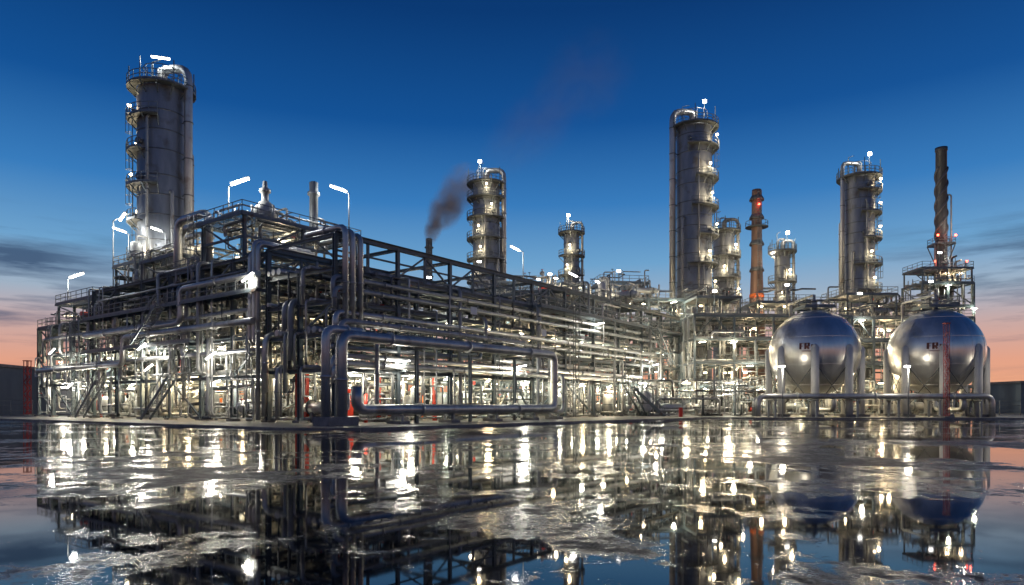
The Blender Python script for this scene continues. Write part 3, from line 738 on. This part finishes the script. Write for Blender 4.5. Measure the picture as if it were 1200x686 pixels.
f = [(2*i,2*i+2,2*i+3,2*i+1) for i in range(399)]
me = bpy.data.meshes.new('treeline'); me.from_pydata(v,[],f); me.update()
tm,_,tb = newmat('distant_foliage'); tb.inputs['Base Color'].default_value=(.04,.05,.045,1); tb.inputs['Roughness'].default_value=1
me.materials.append(tm); scene.collection.objects.link(bpy.data.objects.new('distant_tree_line',me))

# ------------------------------------------------------------------ smoke
def smoke_mat(dens, col):
    m = bpy.data.materials.new('smoke'); m.use_nodes=True; nt=m.node_tree; N=nt.nodes; L=nt.links; N.clear()
    out=N.new('ShaderNodeOutputMaterial'); pv=N.new('ShaderNodeVolumePrincipled'); L.new(pv.outputs[0],out.inputs['Volume'])
    pv.inputs['Color'].default_value=(*col,1)
    tc=N.new('ShaderNodeTexCoord'); ln=N.new('ShaderNodeVectorMath'); ln.operation='LENGTH'; L.new(tc.outputs['Object'],ln.inputs[0])
    mr=N.new('ShaderNodeMapRange'); mr.inputs['From Min'].default_value=1; mr.inputs['From Max'].default_value=.3; L.new(ln.outputs['Value'],mr.inputs['Value'])
    n=N.new('ShaderNodeTexNoise'); n.inputs['Scale'].default_value=1.8; n.inputs['Detail'].default_value=5; L.new(tc.outputs['Object'],n.inputs['Vector'])
    m2=N.new('ShaderNodeMapRange'); m2.inputs['From Min'].default_value=.34; m2.inputs['From Max'].default_value=.62; L.new(n.outputs['Fac'],m2.inputs['Value'])
    a=N.new('ShaderNodeMath'); a.operation='MULTIPLY'; L.new(mr.outputs[0],a.inputs[0]); L.new(m2.outputs[0],a.inputs[1])
    c=N.new('ShaderNodeMath'); c.operation='MULTIPLY'; c.inputs[1].default_value=dens; L.new(a.outputs[0],c.inputs[0]); L.new(c.outputs[0],pv.inputs['Density'])
    return m
sp = bpy.data.objects.new('smoke_plume',None); scene.collection.objects.link(sp); sp.location=(-15.8,130,33)
for (x,z,sx,sz,rot,d,c) in ((.8,2.4,1.9,3.4,.25,1.5,(.8,.72,.72)),(3.2,6.0,3.6,4.6,.5,.9,(.8,.72,.72)),(6.2,9.8,4.6,5.4,.6,.4,(.8,.72,.72)),(20,22,7,14,.8,.025,(.8,.62,.62)),(30,31,9,11,1.0,.018,(.8,.62,.62))):
    b=bmesh.new(); bmesh.ops.create_icosphere(b,subdivisions=3,radius=1); me=bpy.data.meshes.new('puff'); b.to_mesh(me); b.free()
    me.materials.append(smoke_mat(d,c)); o=bpy.data.objects.new('puff',me); o.location=(x,0,z); o.scale=(sx,sx,sz); o.rotation_euler=(0,rot,0); o.parent=sp; scene.collection.objects.link(o)

# ------------------------------------------------------------------ world
w = bpy.data.worlds.new('World'); scene.world=w; w.use_nodes=True; nt=w.node_tree; N=nt.nodes; L=nt.links
bg=N['Background']; tc=N.new('ShaderNodeTexCoord'); sx=N.new('ShaderNodeSeparateXYZ'); L.new(tc.outputs['Generated'],sx.inputs[0])
rp=N.new('ShaderNodeValToRGB'); cr=rp.color_ramp
stops=[(0,(.88,.40,.21)),(.055,(.80,.38,.26)),(.10,(.60,.41,.39)),(.145,(.36,.46,.58)),(.2,(.16,.38,.64)),(.28,(.040,.21,.53)),(.38,(.006,.088,.32)),(.5,(.002,.042,.18)),(1,(.002,.02,.09))]
cr.elements[0].position=0; cr.elements[0].color=(*stops[0][1],1); cr.elements[1].position=1; cr.elements[1].color=(*stops[-1][1],1)
for p,c in stops[1:-1]: e=cr.elements.new(p); e.color=(*c,1)
L.new(sx.outputs['Z'],rp.inputs[0])
mp=N.new('ShaderNodeMapping'); mp.inputs['Scale'].default_value=(2.0,2.0,20); mp.inputs['Location'].default_value=(3.1,0,.4); L.new(tc.outputs['Generated'],mp.inputs[0])
nz=N.new('ShaderNodeTexNoise'); nz.inputs['Scale'].default_value=1.1; nz.inputs['Detail'].default_value=8; nz.inputs['Roughness'].default_value=.6; L.new(mp.outputs[0],nz.inputs[0])
def wr(v,a,b_,c=0,d=1):
    n=N.new('ShaderNodeMapRange'); L.new(v,n.inputs['Value'])
    for k,x in zip(('From Min','From Max','To Min','To Max'),(a,b_,c,d)): n.inputs[k].default_value=x
    return n.outputs[0]
ab=N.new('ShaderNodeMath'); ab.operation='ABSOLUTE'; L.new(sx.outputs['X'],ab.inputs[0])
def mul(a,b):
    n=N.new('ShaderNodeMath'); n.operation='MULTIPLY'
    for i,v in enumerate((a,b)):
        if isinstance(v,float): n.inputs[i].default_value=v
        else: L.new(v,n.inputs[i])
    return n.outputs[0]
fac=mul(mul(mul(wr(nz.outputs['Fac'],.43,.56),wr(ab.outputs[0],.42,.56)),wr(sx.outputs['Z'],.24,.18)),wr(sx.outputs['Z'],.05,.11,.25,.9))
mx=N.new('ShaderNodeMixRGB'); L.new(fac,mx.inputs[0]); L.new(rp.outputs[0],mx.inputs[1]); mx.inputs[2].default_value=(.045,.09,.18,1)
sk=N.new('ShaderNodeTexSky'); sk.sky_type='NISHITA'; sk.sun_disc=False; sk.sun_elevation=math.radians(-2); sk.sun_rotation=math.radians(60)
ad=N.new('ShaderNodeMixRGB'); ad.blend_type='ADD'; ad.inputs[0].default_value=.015; L.new(mx.outputs[0],ad.inputs[1]); L.new(sk.outputs[0],ad.inputs[2])
L.new(ad.outputs[0],bg.inputs['Color']); bg.inputs['Strength'].default_value=.95
sl=bpy.data.lights.new('sun','SUN'); sl.energy=.05; sl.angle=math.radians(5); sl.color=(1,.6,.45); so=bpy.data.objects.new('sun',sl); so.rotation_euler=(math.radians(86),0,math.radians(-60+180)); scene.collection.objects.link(so)

cam=bpy.data.cameras.new('camera'); cam.lens=24; cam.sensor_width=36; cam.shift_y=.11; cam.clip_end=8000; cam.clip_start=.1
co=bpy.data.objects.new('camera',cam); co.location=(0,0,1.6); co.rotation_euler=(math.radians(90),0,0); scene.collection.objects.link(co); scene.camera=co
scene.view_settings.view_transform='Standard'; scene.view_settings.look='None'; scene.view_settings.exposure=0
